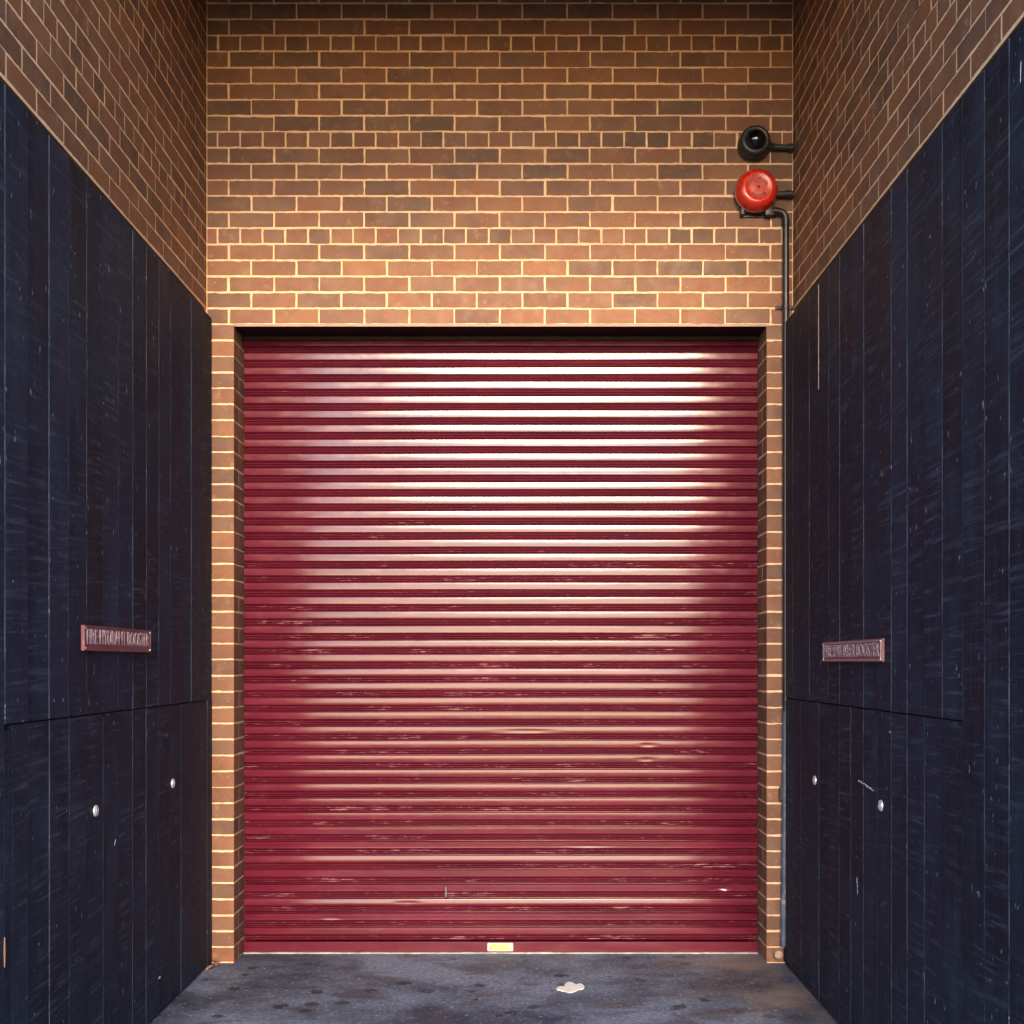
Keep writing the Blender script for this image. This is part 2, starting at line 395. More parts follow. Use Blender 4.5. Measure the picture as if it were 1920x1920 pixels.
brick_face(mb, lambda u, z, d: (u, D-d, z), OR-0.0014, XR, rows_lo, one, tints=lambda r, i: row_t2[r], ends=(0, J))
def jr(kind, idx): return (D+0.108, 200.0) if kind == 'even' else (99.0, 200.0)
def jt(tab):
    def f(r, i):
        if i == 0: return tab[r]
        return (rnd.random(), rnd.random(), rnd.random())
    return f
brick_face(mb, lambda u, z, d: (OL+d, u, z), D+0.0001, D+0.232, rows_lo, jr, tints=jt(row_t), ends=(0, J))
brick_face(mb, lambda u, z, d: (OR-d, u, z), D+0.0001, D+0.232, rows_lo, jr, tints=jt(row_t2), ends=(0, J))
mb.build('brickwork', [M['mortar'], M['brick'], M['black']], bw)
mb = MB()
mb.box(OL+0.003, OR-0.003, D-0.001, D+0.185, OT-0.010, OT-0.001, 0)       # flat of the steel angle
mb.box(OL+0.003, OR-0.003, D-0.006, D-0.001, OT-0.012, OT-0.005, 1)       # paler front edge
mb.box(OL+0.003, OR-0.003, D+0.185, D+0.235, OT-0.030, OT-0.001, 0)
mb.build('lintel', [M['lintel'], M['lintel_edge']], bw, (0, D, OT))

# side upper brick walls with the street face returning outwards
def side_wall(sgn, X, label):
    Y0 = Y0L if sgn < 0 else Y0R
    w = thing('brick_wall', (X, D, TOPP-0.04), label, 'brick wall')
    mb = MB()
    xa, xb = (X-2.6, X) if sgn < 0 else (X, X+2.6)
    mb.box(xa, xb, Y0, D-0.004, OT+CH-0.009, ZR+0.1, 0)
    off = 0.160 if sgn < 0 else 0.148
    def js(kind, idx):
        return {'odd': (D-off-30*BW, BW), 'even': (D-off-BW/2-30*BW, BW), 'head': (D-off-BW/4-30*BW, BW/2)}[kind]
    s = -sgn
    brick_face(mb, lambda u, z, d: (X+s*d, u, z), Y0, D-0.003, rows_up[1:], js, ends=(0, 0.002))
    brick_face(mb, lambda u, z, d: (u, Y0-d, z), xa, xb, rows_up[1:], lambda k, i: (xa+(0.12 if k == 'even' else 0.06 if k == 'head' else 0), BW/2 if k == 'head' else BW), ends=(J, J))
    mb.build('brickwork', [M['mortar'], M['brick']], w)
    return w
side_wall(-1, XL, 'upper brick wall above the navy boards on the fire hydrant side')
side_wall(1, XR, 'upper brick wall above the navy boards on the fire sprinkler side, beside the red bell')

# soffit over the recess
mb = MB(); mb.box(XL-2.6, XR+2.6, Y0, D+0.55, ZR+0.101, ZR+0.5)
mb.box(XL+0.002, XR-0.002, Y0-0.02, Y0+0.18, 4.96, ZR+0.1)  # unseen front beam, added to shade the top of the back wall
mb.box(XL+0.003, XR-0.003, Y0+0.181, D-0.005, ZR-0.001, ZR+0.0995)
tag(mb.build('ceiling_with_added_beam', M['soffit']), kind='structure')

# ------------------------------------------------------------------ timber boarding
def board(mb, P, y0, y1, z0, z1, off, t, ch=0.0022, gap=0.0010, sub=1):
    """P(y, n, z); n outward from the boarding face; chamfered long edges"""
    a, b = y0+gap, y1-gap; n = off
    sec = [(a, -0.03), (a, n-ch), (a+ch, n), (b-ch, n), (b, n-ch), (b, -0.03)]
    tints = [0, 1, 0.0, 0.0, 1, 0]
    nz = max(1, int((z1-z0)/0.35)); 
    # separate strips so that the chamfers carry their own painted edge light
    def strip(i, j, g):
        vs = []; 
        for k in range(nz+1):
            z = z0+(z1-z0)*k/nz
            vs += [P(sec[i][0], sec[i][1], z), P(sec[j][0], sec[j][1], z)]
        mb.add(vs, [(2*k, 2*k+1, 2*k+3, 2*k+2) for k in range(nz)], 0, (t[0], g, t[2]))
    strip(0, 1, 0.0); strip(1, 2, 1.0); strip(2, 3, 0.0); strip(3, 4, 0.8); strip(4, 5, 0.0)
    for z in (z0, z1):
        mb.add([P(y, q, z) for y, q in sec], [tuple(range(6))], 0, (t[0], 0.35, t[2]))

def boarding(sgn, X, ystart, seam, doors, ymax, label, matname, locks):
    rb = random.Random(5 if sgn < 0 else 9)
    Y0 = Y0L if sgn < 0 else Y0R
    TOPP = 3.449 if sgn < 0 else 3.420
    s = -sgn                                  # outward normal of the face points to the middle
    P = lambda y, n, z: (X+s*n, y, z)
    w = thing('timber_wall', (X, D, 0), label, 'timber wall')
    mb = MB(); back = MB()
    xa, xb = (X-2.6, X-0.024) if sgn < 0 else (X+0.024, X+2.6)
    back.box(xa, xb, Y0+0.03, ymax-0.004, 0.012, TOPP-0.012, 0)
    xw = XL-0.012 if sgn < 0 else XR+0.012
    back.box(*((xa, xw) if sgn < 0 else (xw, xb)), Y0+0.03, D-0.006, TOPP-0.011, OT+CH-0.010, 0)  # black fill, paints the shade in the gap above the boards
    back.build('dark_gap_backing', M['black'], w)
    pitch = 0.1776
    edges = []; y = ystart-pitch*13
    while y < ymax-0.05:
        if y > Y0: edges.append(y)
        y += pitch
    edges = [Y0]+edges+[ymax]
    dy0, dy1 = doors[0][0], doors[-1][1]
    zt = TOPP
    if ymax-dy1 > 0.004: board(mb, P, dy1+0.003, ymax, 0.008, seam+0.002, 0.0006, (0.4, 0, 0.3), ch=0.001)
    for i in range(len(edges)-1):
        a, b = edges[i], edges[i+1]; mid = (a+b)/2
        off = rb.uniform(-0.0022, 0.0022); t = (rb.random(), 0, rb.random())
        if dy0 < mid < dy1:
            board(mb, P, a, b, seam+0.003, zt, off, t)
        else:
            board(mb, P, a, b, 0.008, zt, off, t)
    # street face boards
    xs = X-2.6 if sgn < 0 else X
    k = 0
    while k*pitch < 2.55:
        a = xs+k*pitch; b = min(a+pitch, xs+2.6); t = (rb.random(), 0, rb.random())
        board(mb, lambda y, n, z: (y, Y0-n-0.001, z), a, b, 0.008, zt, rb.uniform(0.001, 0.003), t); k += 1
    mb.build('cladding', M[matname], w)
    for di, (d0, d1) in enumerate(doors):
        mb = MB()
        ed = [d0] + [e for e in edges if d0+0.02 < e < d1-0.02] + [d1]
        # a hinge notch at the top near corner of each leaf
        base = rb.uniform(-0.001, 0.001)
        for i in range(len(ed)-1):
            a, b = ed[i], ed[i+1]; off = base+rb.uniform(-0.0018, 0.0018); t = (rb.random()*0.7, 0, rb.random())
            g0 = 0.0022 if i == 0 else 0; g1 = 0.0022 if i == len(ed)-2 else 0
            if i == 0 and b-a > 0.1:
                board(mb, P, a+g0, a+0.062, 0.010, seam-0.016, off-0.0001, t, gap=0.0, ch=0.0008)
                board(mb, P, a+0.062, b, 0.010, seam-0.003, off, t, gap=0.0, ch=0.0002)
            elif i == len(ed)-2 and di == len(doors)-1:
                m_ = max(a+0.02, b-0.05)
                board(mb, P, a, m_, 0.010, seam-0.003, off, t, gap=0.0, ch=0.0002)
                board(mb, P, m_, b-g1, 0.010, seam-0.014, off-0.0001, t, gap=0.0, ch=0.0008)
            else:
                board(mb, P, a+g0, b-g1, 0.010, seam-0.003, off, t)
        dr = mb.build('door', M[matname], w, (X, (d0+d1)/2, 0.01))
        ly, lz = locks[di]
        lm = MB()
        c = (X+s*0.001, ly, lz)
        lm.lathe(c, (s, 0, 0), [(0.0225, 0), (0.0225, 0.003), (0.0205, 0.0062), (0.0155, 0.0078), (0.0150, 0.0062), (0.0115, 0.0062)], 32, 0)
        lm.lathe(c, (s, 0, 0), [(0.0112, 0.002), (0.0112, 0.0080), (0.0100, 0.0088)], 24, 1)
        lm.lathe((c[0], ly+0.001, lz), (s, 0, 0), [(0.0028, 0.003), (0.0028, 0.0094)], 10, 2)
        lm.build('lock', [M['chrome'], M['chrome'], M['lock_core']], dr, c)
    return w, P
wl, Pl = boarding(-1, PL, 3.711, 1.410, [(3.711, 4.599), (4.599, 6.145)], D-0.008,
    'navy black upright timber boards with cupboard doors, carrying the fire hydrant sign', 'board_l', [(4.510, 1.036), (5.523, 1.037)])
wr, Pr = boarding(1, PR, 3.738, 1.421, [(3.738, 4.626), (4.626, 6.235)], D-0.006,
    'navy black upright timber boards with cupboard doors, carrying the fire sprinkler sign', 'board_r', [(4.569, 1.049), (5.580, 1.046)])
def sliver(P, parent, name, mat, y, z0, z1, w_, n1=0.0010, seed=1, taper=True):
    r = random.Random(seed); mb = MB(); n = max(6, int((z1-z0)/0.02)); vs = []
    for k in range(n+1):
        f = k/n; hw = w_/2*((math.sin(math.pi*min(max(f, .03), .97))**0.5) if taper else 1)*r.uniform(0.6, 1.15); z = z0+(z1-z0)*f
        yy = y+r.uniform(-.0006, .0006)
        vs += [P(yy-hw, -0.004, z), P(yy-hw, n1, z), P(yy+hw, n1, z), P(yy+hw, -0.004, z)]
    fs = [(4*k+i, 4*k+(i+1) % 4, 4*k+4+(i+1) % 4, 4*k+4+i) for k in range(n) for i in range(4)]
    fs += [(0, 1, 2, 3), (4*n, 4*n+1, 4*n+2, 4*n+3)]
    mb.add(vs, fs); return mb.build(name, mat, parent, P(y, 0, (z0+z1)/2))
yj = 3.738+0.1776*10 - 0.0
sliver(Pr, wr, 'bare_edge', M['raw'], 5.5140, 2.90, 3.395, 0.012, 0.0035, 3)
sliver(Pl, wl, 'bare_edge', M['orange_raw'], 3.711, 0.64, 0.735, 0.010, 0.003, 4)
# scuffs on the sprinkler side doors and a few pale knocks elsewhere
def scuff(P, parent, y0, z0, y1, z1, w_, seed, mat='scuff'):
    r = random.Random(seed); mb = MB(); n = 14; vs = []
    for k in range(n+1):
        f = k/n; y = y0+(y1-y0)*f; z = z0+(z1-z0)*f+r.uniform(-.3, .3)*w_; h = w_*r.uniform(0.15, 0.6)
        vs += [P(y, 0.0024, z-h), P(y, 0.0034, z), P(y, 0.0024, z+h)]
    fs = [(3*k+i, 3*k+i+1, 3*k+i+4, 3*k+i+3) for k in range(n) for i in (0, 1)]
    mb.add(vs, fs); return mb.build('scuff_mark', M[mat], parent, P(y0, 0.002, z0))
scuff(Pr, wr, 4.87, 1.117, 4.66, 1.098, 0.010, 1)
scuff(Pr, wr, 4.445, 1.345, 4.470, 1.343, 0.006, 2)
scuff(Pr, wr, 4.89, 0.705, 4.88, 0.640, 0.012, 5)
scuff(Pl, wl, 5.30, 0.175, 5.33, 0.172, 0.010, 6)
scuff(Pl, wl, 4.72, 0.870, 4.735, 0.890, 0.012, 7)
scuff(Pr, wr, 3.300, 3.31, 3.305, 3.26, 0.016, 8)

# ------------------------------------------------------------------ roller shutter
sh = thing('roller_shutter', ((OL+OR)/2, YS, 0), 'closed maroon roller shutter with glossy ribbed slats and scuffed bottom', 'roller shutter')
ZB, ZTOP = 0.066, 0.066+42*0.0795
PIT = 0.0795
# one slat, top to bottom: (height fraction down from the top, distance out towards the street in metres, interlock?)
prof = []
def arc(u0, u1, d0, slope0, slope1, n, flag):
    d = d0; out = []
    for k in range(n+1):
        f = k/n
        if k: 
            sl = slope0+(slope1-slope0)*(k-0.5)/n; d += math.tan(R(sl))*(u1-u0)*PIT/n
        out.append((u0+(u1-u0)*f, d, flag))
    return out
prof += [(0.0, -0.0205, 0.0), (0.03, -0.0190, 0)]
prof += [(0.04, -0.0080, 0.0)]
a_ = [(0.05, -0.0022, 0.0)] + arc(0.066, 0.50, 0.0004, 5.0, -2.0, 10, 0.0); prof += a_
e_ = a_[-1][1]
prof += [(0.510, e_-0.0012, 0.0), (0.540, e_-0.0050, 0.0), (0.60, e_-0.0100, 0.0), (0.645, e_-0.0150, 0)]
g_ = e_-0.0125
prof += [(0.655, g_+0.0015, 1.0), (0.665, g_+0.0040, 1.0), (0.675, g_+0.0046, 1.0), (0.735, g_+0.0028, 1.0), (0.75, g_+0.0008, .6), (0.80, g_-0.0095, 0.0)]
prof += [(0.805, g_+0.0020, 1.0), (0.815, g_+0.0030, 1.0), (0.870, g_+0.0014, 1.0), (0.89, g_-0.0010, .5), (0.995, g_-0.0110, 0.0)]
mb = MB(); rs = random.Random(21)
NX = 90; xs = [OL+0.006+(OR-OL-0.012)*i/NX for i in range(NX+1)]
tilts = [rs.gauss(0, 0.8) for _ in range(42)]
tilts[2] = 5.0; tilts[4] = -1.5; tilts[5] = 4.0; tilts[1] = -3.0; tilts[3] = -2.5; tilts[6] = -3
for k in range(42):
    ztop = ZB+(k+1)*PIT; ph = [rs.uniform(0, 6.28) for _ in range(3)]; jz = rs.gauss(0, 0.0007)
    tl = math.tan(R(tilts[k]))
    vs = []; tt = []
    for (u, d, fl) in prof:
        for x in xs:
            bow = 0.0005*math.sin(x*2.1+ph[0])+0.0003*math.sin(x*5.3+ph[1])
            fa = 1.0 if 0.03 < u < 0.62 else 0.25
            z = ztop-u*PIT+jz*fa + 0.0009*math.sin(x*1.1+0.7)*1.0 + 0.0005*math.sin(x*3.1+ph[2])
            dd = d+bow+(-(0.25-u)*PIT*tl*-1 if False else (u-0.25)*PIT*tl*(1 if 0.05 < u < 0.45 else 0))
            # dents
            for (dx, dk, amp, wx) in ((1.12, 3, 0.007, 0.030), (0.73, 13, 0.0014, 0.025), (-1.02, 1, 0.003, 0.02), (0.05, 14, 0.0009, 0.14), (0.72, 12, .0012, .03), (-0.6, 2, .002, .05), (0.4, 6, .0012, .09)):
                if k == dk and 0.08 < u < 0.5: dd -= amp*math.exp(-((x-dx)/wx)**2)*math.exp(-((u-0.33)/0.12)**2)
            vs.append((x, YS-dd, z)); tt.append((tilts[k], 0, fl))
    n = NX+1
    fs = [(r*n+i, (r+1)*n+i, (r+1)*n+i+1, r*n+i+1) for r in range(len(prof)-1) for i in range(NX)]
    mb.add(vs, fs, 0, tt, True)
cur = mb.build('curtain', M['shutter'], sh, (0, YS, 1.7), fix=False)
# bottom rail
mb = MB(); mb.bbox(OL+0.006, OR-0.006, YS-0.0125, YS+0.012, 0.010, ZB-0.001, 0.0022)
mb.build('bottom_rail', M['shutter'], sh, (0, YS, 0.03))
mb = MB()
r2 = random.Random(4); n = 160; vs = []
for i in range(n+1):
    x = OL+0.008+(OR-OL-0.016)*i/n; h = 0.0095+r2.uniform(-.0012, .0012); yy = YS-0.020+r2.uniform(-.0015, .0015)
    vs += [(x, yy, 0.001), (x, yy, h), (x, YS+0.01, h), (x, YS+0.01, 0.001)]
mb.add(vs, [(4*k+i, 4*k+(i+1) % 4, 4*k+4+(i+1) % 4, 4*k+4+i) for k in range(n) for i in range(4)])
mb.build('bottom_seal', M['seal'], sh, (0, YS, 0.005))
# head box strip behind lintel
mb = MB(); mb.box(OL+0.006, OR-0.006, YS+0.004, YS+0.02, ZTOP-0.01, OT-0.001)
mb.build('head_strip', M['shutter'], sh, (0, YS, ZTOP))
# sticker
st = MB()
sx = (938-968)*6.44/F; zc = 0.0375
def rrect(mb, cx, cz, w_, h_, r_, y0, y1, mi):
    pts = []
    for qx, qz, a0 in ((1, 1, 0), (-1, 1, 90), (-1, -1, 180), (1, -1, 270)):
        for t in range(5):
            an = R(a0+t*22.5); pts.append((cx+qx*(w_/2-r_)+r_*math.cos(an), cz+qz*(h_/2-r_)+r_*math.sin(an)))
    n = len(pts)
    mb.add([(x, y0, z) for x, z in pts]+[(x, y1, z) for x, z in pts], [tuple(range(n)), tuple(range(n, 2*n))]+[(i, (i+1) % n, n+(i+1) % n, n+i) for i in range(n)], mi)
rrect(st, sx, zc, 0.142, 0.046, 0.006, YS-0.0135, YS-0.0121, 0)
rrect(st, sx-0.002, zc-0.001, 0.112, 0.036, 0.003, YS-0.0139, YS-0.0130, 1)
for (dx, dz, w_, h_) in ((0.018, 0.0125, 0.020, 0.004), (0.056, 0.0125, 0.018, 0.005), (-0.012, 0.011, 0.005, 0.007), (-0.058, 0.013, 0.006, 0.005),
                         (-0.055, -0.008, 0.011, 0.012), (0.030, 0.004, 0.040, 0.0018), (0.012, -0.004, 0.0015, 0.014), (0.046, -0.011, 0.006, 0.004), (0.060, -0.011, 0.007, 0.005)):
    st.box(sx+dx-w_/2, sx+dx+w_/2, YS-0.0142, YS-0.0132, zc+dz-h_/2, zc+dz+h_/2, 2)
st.build('sticker', [M['sticker_edge'], M['sticker'], M['ink']], sh, (sx, YS-0.013, zc))
# small latch stub on a low slat
mb = MB(); lx = (836-968)*6.44/F; lz = EYE-(1672-1242)*6.44/F
mb.bbox(lx-0.006, lx+0.006, YS-0.0200, YS-0.004, lz-0.030, lz+0.026, 0.003)
mb.build('latch', M['bolt'], sh, (lx, YS, lz))

# ------------------------------------------------------------------ text helper
def text_mesh(body, size, extrude, bold=0.0):
    cu = bpy.data.curves.new('lettering', 'FONT'); cu.body = body; cu.size = size; cu.extrude = extrude; cu.offset = bold
    cu.align_x = 'CENTER'; cu.align_y = 'CENTER'; cu.resolution_u = 3
    o = bpy.data.objects.new('lettering', cu); COL.objects.link(o)
    bpy.context.view_layer.update()
    dg = bpy.context.evaluated_depsgraph_get()
    me = bpy.data.meshes.new_from_object(o.evaluated_get(dg))
    bpy.data.objects.remove(o); bpy.data.curves.remove(cu)
    return me

# ------------------------------------------------------------------ signs on the boarding
def sign(sgn, X, ya, yb, z0, z1, words, mat, name, label, frame):
    s = -sgn; w = thing(name, (X+s*0.003, (ya+yb)/2, (z0+z1)/2), label, 'sign')
    zc_, yc = (z0+z1)/2, (ya+yb)/2; th = 0.011
    mb = MB()
    x0, x1 = sorted((X+s*0.0030, X+s*(0.003+th)))
    mb.bbox(x0, x1, ya, yb, z0, z1, 0.0015)
    mb.build('plate', mat, w, (X, yc, zc_))
    mb = MB(); xf0, xf1 = sorted((X+s*(0.003+th-0.001), X+s*(0.003+th+0.0032)))
    b_ = 0.007 if not frame else 0.009; ins = 0.001 if not frame else 0.008
    y0_, y1_, a0, a1 = ya+ins, yb-ins, z0+ins*0.7, z1-ins*0.7
    mb.box(xf0, xf1, y0_, y1_, a1-b_*0.55, a1); mb.box(xf0, xf1, y0_, y1_, a0, a0+b_*0.55)
    mb.box(xf0, xf1, y0_, y0_+b_, a0+b_*0.56, a1-b_*0.56); mb.box(xf0, xf1, y1_-b_, y1_, a0+b_*0.56, a1-b_*0.56)
    mb.build('raised_border', M['letter'] if frame else mat, w, (X, yc, zc_))
    me = text_mesh(words, 1.0, 0.5)
    xsv = [v.co.x for v in me.vertices]; ysv = [v.co.y for v in me.vertices]; zsv = [v.co.z for v in me.vertices]
    W = max(xsv)-min(xsv); H = max(ysv)-min(ysv); cx = (max(xsv)+min(xsv))/2; cy = (max(ysv)+min(ysv))/2
    tw = (yb-ya)*0.925; thh = (z1-z0)*0.60; zc2 = zc_ + (0.006 if not frame else 0.003)
    dirn = 1 if sgn < 0 else -1       # reading direction along y
    for v in me.vertices:
        x, y, z = (v.co.x-cx)/W*tw, (v.co.y-cy)/H*thh, v.co.z
        n_ = 0.003+th-0.001+(0.0045 if z > 0 else 0.0)
        v.co = (s*(n_-0.003), dirn*x, zc2-zc_+y)
    me.materials.clear(); me.materials.append(M['letter'])
    bm = bmesh.new(); bm.from_mesh(me); bmesh.ops.recalc_face_normals(bm, faces=bm.faces[:]); bm.to_mesh(me); bm.free()
    o = bpy.data.objects.new('lettering', me); COL.objects.link(o); o.parent = w
    for (qy, qz) in ((ya+.012, z0+.010), (ya+.012, z1-.010), (yb-.012, z0+.010), (yb-.012, z1-.010)):
        mb = MB(); mb.lathe((X+s*(0.003+th), qy, qz), (s, 0, 0), [(0.0042, 0), (0.0042, 0.0034), (0.002, 0.0048)], 12, 0)
        mb.build('screw', M['chrome'], w, (X+s*0.014, qy, qz))
    return w
sign(-1, PL, 4.355, 5.150, 1.654, 1.750, 'FIRE HYDRANT BOOSTER', M['sign_l'], 'wall_sign', 'long maroon plate reading FIRE HYDRANT BOOSTER on navy boards', False)
sign(1, PR, 4.520, 5.390, 1.612, 1.703, 'FIRE SPRINKLER BOOSTER', M['sign_r'], 'wall_sign', 'long red brown framed plate reading FIRE SPRINKLER BOOSTER on navy boards', True)

# ------------------------------------------------------------------ alarm bell, strobe, conduit
bx, by, bz = PX(1421, 352, 6.15)
bell = thing('alarm_bell', (bx, D-0.003, bz), 'round red alarm bell on the brick wall beside the corner pipe', 'alarm bell')
mb = MB()
mb.lathe((bx-0.002, D-0.003, bz), (0, -1, 0), [(0.070, 0), (0.072, 0.030), (0.060, 0.046)], 40)
mb.bbox(bx-0.078, bx+0.060, D-0.012, D-0.003, bz-0.122, bz-0.110, 0.002)
mb.bbox(bx-0.078, bx-0.060, D-0.055, D-0.003, bz-0.122, bz-0.080, 0.004)
mb.bbox(bx+0.050, bx+0.100, D-0.050, D-0.004, bz-0.125, bz-0.068, 0.006)
mb.build('mounting_plate', M['iron'], bell, (bx, D-0.01, bz))
mb = MB()
gp = [(0.104, 0.052), (0.1115, 0.050), (0.1130, 0.053), (0.1115, 0.058), (0.1085, 0.066), (0.107, 0.080), (0.1035, 0.094), (0.097, 0.105), (0.088, 0.1125), (0.078, 0.1165),
      (0.072, 0.1175), (0.066, 0.1165), (0.060, 0.1150), (0.040, 0.1150), (0.020, 0.1153), (0.008, 0.1155)]
mb.lathe((bx, D, bz), (0, -1, 0), gp, 72)
mb.build('gong', M['red'], bell, (bx, D-0.06, bz))
mb = MB(); mb.lathe((bx, D, bz), (0, -1, 0), [(0.1125, 0.0500), (0.1142, 0.0525), (0.1138, 0.0555), (0.1120, 0.0565)], 72)
mb.build('rim', M['rim'], bell, (bx, D-0.05, bz))
mb = MB(); mb.lathe((bx+.001, D, bz), (0, -1, 0), [(0.0085, 0.112), (0.0085, 0.1185), (0.0060, 0.1215), (0.002, 0.1225)], 6, 0, False)
mb.build('centre_bolt', M['iron'], bell, (bx, D-0.12, bz))
# curved lettering pressed into the gong face
verts = []; faces = []
def arc_text(word, rad, mid_deg, step, size, flip):
    n = len(word)
    for i, chh in enumerate(word):
        if chh == ' ': continue
        me = text_mesh(chh, size, 0.0006, 0.0006)
        a = mid_deg + (-(i-(n-1)/2)*step if not flip else (i-(n-1)/2)*step)
        an = R(a); rot = an-math.pi/2 if not flip else an+math.pi/2
        cx, cz = rad*math.cos(an), rad*math.sin(an)
        xs_ = [v.co.x for v in me.vertices]; ys_ = [v.co.y for v in me.vertices]
        ox, oy = (max(xs_)+min(xs_))/2, (max(ys_)+min(ys_))/2
        o = len(verts)
        for v in me.vertices:
            x, y = v.co.x-ox, v.co.y-oy
            verts.append((cx+x*math.cos(rot)-y*math.sin(rot), -(0.1153+v.co.z), cz+x*math.sin(rot)+y*math.cos(rot)))
        for p in me.polygons: faces.append([o+k for k in p.vertices])
        bpy.data.meshes.remove(me)
arc_text('SPRINKLER', 0.046, 90, 17.5, 0.021, False)
arc_text('ALARM', 0.046, 270, 20, 0.021, True)
mb = MB(); mb.add([(bx+x, D+y, bz+z) for x, y, z in verts], faces)
mb.box(bx-0.020, bx+0.016, D-0.1162, D-0.1148, bz+0.0235, bz+0.0255); mb.box(bx-0.020, bx+0.016, D-0.1162, D-0.1148, bz-0.0185, bz-0.0165)
mb.build('lettering', M['red_dark'], bell, (bx, D-0.116, bz))
def bend(p0, c, p1, n=8):
    p0, c, p1 = Vector(p0), Vector(c), Vector(p1)
    return [p0*(1-t)**2+c*2*t*(1-t)+p1*t*t for t in [i/n for i in range(n+1)]]
# short pipe from the bell into the side wall
mb = MB(); ay = D-0.030; az = bz-0.006
mb.tube([(bx+0.060, ay, az), (XR+0.003, ay, az)], 0.0165)
mb.tube([(XR-0.045, ay, az), (XR-0.020, ay, az)], 0.021)
mb.build('side_pipe', M['iron'], bell, (bx+.1, ay, az))

sx_, sy_, sz_ = PX(1416.5, 264, 6.19)
str_ = thing('alarm_strobe', (sx_, D-0.003, sz_), 'black round alarm strobe with glossy dark dome above the red bell', 'alarm light')
mb = MB()
mb.lathe((sx_-0.001, D-0.003, sz_-0.008), (0, -1, 0), [(0.084, 0), (0.086, 0.006), (0.086, 0.022), (0.080, 0.032), (0.0765, 0.040)], 48)
mb.lathe((sx_-0.001, D-0.003, sz_), (0, -1, 0), [(0.0765, 0.030), (0.0800, 0.045), (0.0800, 0.062), (0.076, 0.074), (0.066, 0.080), (0.056, 0.079), (0.050, 0.073)], 56)
mb.tube([(sx_+0.065, D-0.026, sz_-0.010), (sx_+0.105, D-0.026, sz_-0.019)], [0.034, 0.017])
mb.build('housing', M['housing'], str_, (sx_, D-0.03, sz_))
mb = MB(); mb.lathe((sx_+0.001, D-0.003, sz_), (0, -1, 0), [(0.0515, 0.070), (0.050, 0.082), (0.045, 0.094), (0.036, 0.104), (0.024, 0.111), (0.012, 0.1145), (0.003, 0.1155)], 48)
mb.build('dome', M['dome'], str_, (sx_, D-0.08, sz_))
mb = MB()
mb.tube([(sx_+0.09, D-0.026, sz_-0.018), (XR+0.003, D-0.026, sz_-0.022)], 0.0155)
mb.tube([(XR-0.030, D-0.026, sz_-0.022), (XR-0.008, D-0.026, sz_-0.022)], 0.022)
mb.build('side_pipe', M['iron'], str_, (sx_+.12, D-0.026, sz_-.02))

cxp = 1.4370; cyp = D-0.032; zt_ = bz-0.098
con = thing('conduit_pipe', (cxp, cyp, 0.05), 'dark vertical conduit pipe from the red bell down into the corner behind the boards', 'pipe')
mb = MB()
pts = [(bx+0.075, cyp, zt_), (cxp-0.050, cyp, zt_)] + bend((cxp-0.045, cyp, zt_), (cxp, cyp, zt_), (cxp, cyp, zt_-0.045)) + [(cxp, cyp, zt_-0.06), (cxp, cyp, 2.4), (cxp, cyp, 1.35)]
mb.tube(pts, 0.0175, 28)
mb.tube([(cxp, cyp, zt_-0.045), (cxp, cyp, zt_-0.075)], 0.0205, 28)
mb.tube([(cxp-0.072, cyp, zt_), (cxp-0.046, cyp, zt_)], 0.0205, 28)
mb.build('tube', M['pipe'], con, (cxp, cyp, 3))
mb = MB(); mb.tube([(cxp-0.001, cyp, 1.35), (cxp-0.006, cyp, 0.6), (cxp-0.012, cyp, 0.095)], 0.0170, 28)
tag(mb.build('tube', M['pale_pipe'], con, (cxp, cyp, .7)), 'scuffed blue grey lower pipe')
zcl = EYE-(578-1242)/S
def saddle(z, mat):
    mb = MB()
    mb.tube([(cxp, cyp, z-0.010), (cxp, cyp, z+0.010)], 0.0205, 28)
    for s_ in (-1, 1):
        mb.bbox(cxp+s_*0.034-0.018, cxp+s_*0.034+0.018, D-0.012, D-0.003, z-0.010, z+0.010, 0.003)
        mb.lathe((cxp+s_*0.040, D-0.012, z), (0, -1, 0), [(0.0065, 0), (0.0065, 0.004), (0.003, 0.006)], 12)
    mb.build('pipe_clamp', mat, con, (cxp, cyp, z))
saddle(zcl, M['iron'])
mb = MB(); mb.bbox(cxp-0.034, cxp-0.006, cyp-0.012, cyp+0.014, EYE-(1500-1242)/S, EYE-(1474-1242)/S, 0.006)
mb.build('pipe_clamp', M['iron'], con, (cxp, cyp, .9))
# drain fitting at the foot of the pipe
fx, fz = (1459.5-968)/352.5, EYE-(1789.5-1242)/352.5
fit = thing('pipe_outlet', (fx, D-0.05, 0.0), 'small weathered brass round outlet at the foot of the corner pipe', 'pipe fitting')
mb = MB(); mb.lathe((fx, D-0.004, fz), (0, -1, 0), [(0.016, 0), (0.016, 0.030), (0.0215, 0.034), (0.0225, 0.050), (0.0205, 0.054), (0.0165, 0.054), (0.0150, 0.046), (0.0145, 0.042)], 32)
mb.build('body', M['brass'], fit, (fx, D-0.03, fz))
mb = MB(); mb.lathe((fx, D-0.045, fz), (0, -1, 0), [(0.0080, 0), (0.0080, 0.006), (0.005, 0.009)], 6, 0, False)
mb.build('plug', M['brass'], fit, (fx, D-0.05, fz))

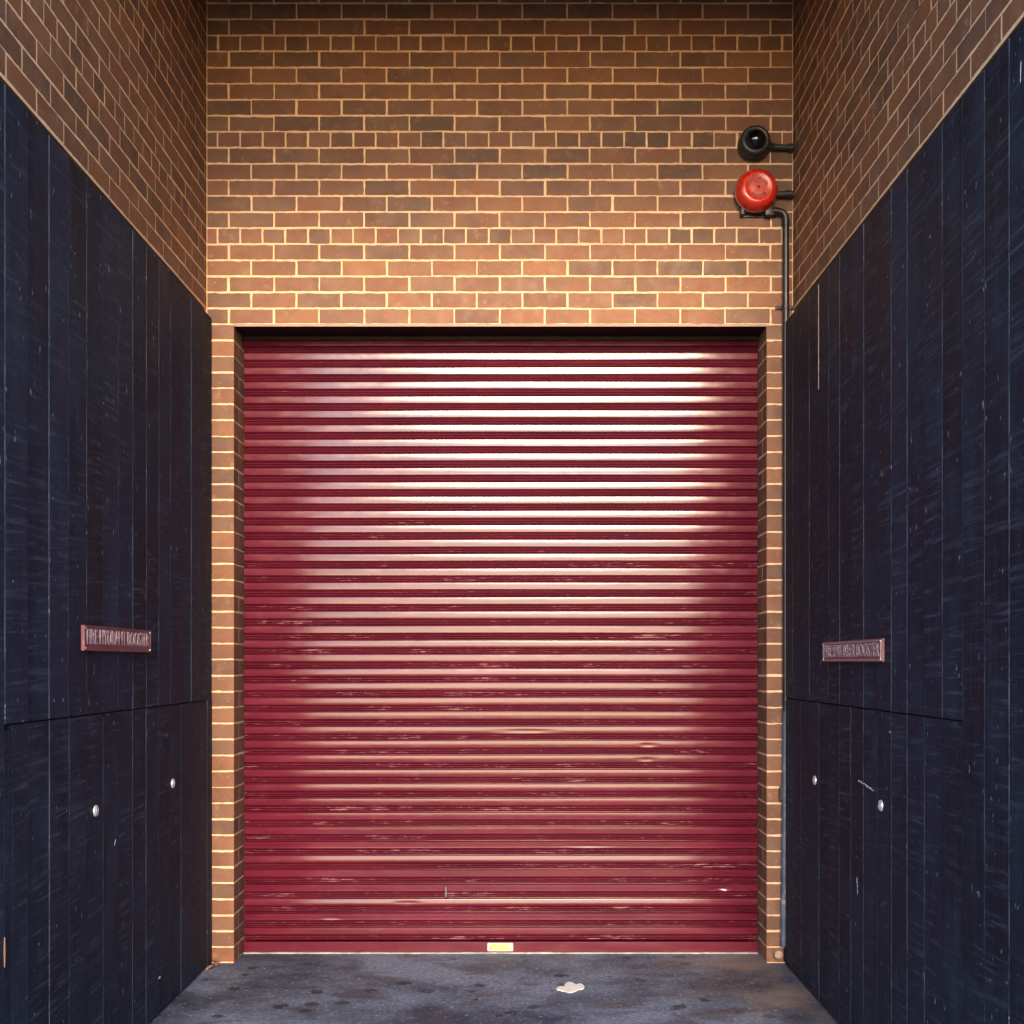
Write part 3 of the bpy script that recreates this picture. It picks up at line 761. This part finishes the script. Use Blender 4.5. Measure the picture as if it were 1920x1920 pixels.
# ------------------------------------------------------------------ small things on the ground
def blob(name, pts, z0, z1, mat, c):
    mb = MB(); n = len(pts)
    ins = [(c[0]+(x-c[0])*0.93, c[1]+(y-c[1])*0.93) for x, y in pts]
    mb.add([(x, y, z0) for x, y in pts]+[(x, y, (z0+z1)/2) for x, y in pts]+[(x, y, z1) for x, y in ins],
           [tuple(range(n))[::-1], tuple(range(2*n, 3*n))]+[(r*n+i, r*n+(i+1) % n, (r+1)*n+(i+1) % n, (r+1)*n+i) for r in (0, 1) for i in range(n)])
    return mb.build(name, mat, None, (c[0], c[1], 0))
def G(px, py): d = EYE*F/(py-1242); return ((px-968)*d/F, d)
outline = [(1000+a/2.743, 1600+b/2.743) for a, b in ((118,697),(126,690),(137,686),(150,688),(161,684),(163,674),(170,666),(183,662),(198,664),(207,669),(216,675),(229,675),(243,670),
           (255,676),(263,686),(261,697),(250,702),(236,703),(222,709),(208,715),(190,719),(172,716),(158,711),(146,711),(134,706),(122,705))]
pts = [G(*p) for p in outline]; c = G(1070, 1851)
tag(blob('paint_spill', pts, 0.0005, 0.0035, M['paint'], c), 'white paint spill on the grey concrete in front of the shutter', 'paint spill')
# dry leaves in the corner by the left jamb
lr = random.Random(31)
spots = [(383, 1818, 'lowest brown dry leaf of the heap at the foot of the navy boards'), (389, 1811, 'middle brown dry leaf in the corner beside the brick jamb'),
         (393, 1805, 'pale dry leaf leaning on the foot of the brick jamb'), (386, 1809, 'curled brown dry leaf against the navy boards')]
for i, (px, py, lab) in enumerate(spots):
    x, y = G(px, py); mb = MB(); Lf, Wf = 0.055, 0.030; n = 8; vs = []
    for k in range(n+1):
        f = k/n; w_ = Wf/2*math.sin(math.pi*f)**0.7; curl = 0.012*math.sin(math.pi*f)+0.004
        vs += [(-w_, Lf*(f-0.5), 0.004+w_*0.7), (0, Lf*(f-0.5), 0.003+0.2*curl), (w_, Lf*(f-0.5), 0.004+w_*0.6)]
    fs = [(3*k+q, 3*k+q+1, 3*k+q+4, 3*k+q+3) for k in range(n) for q in (0, 1)]
    top = [(a, b, c_+0.0012) for a, b, c_ in vs]; m_ = len(vs)
    mb.add(vs+top, [f[::-1] for f in fs]+[tuple(m_+q for q in f) for f in fs], 0)
    o = mb.build('dry_leaf', M['leaf2'] if i == 2 else M['leaf'])
    o.location = (max(x, PL+0.025), y, 0.002+0.004*(i == 3)); o.rotation_euler = (lr.uniform(-.3, .3), lr.uniform(-.1, .5), lr.uniform(0, 6.2))
    tag(o, lab, 'leaf', 'dry leaves in the corner')
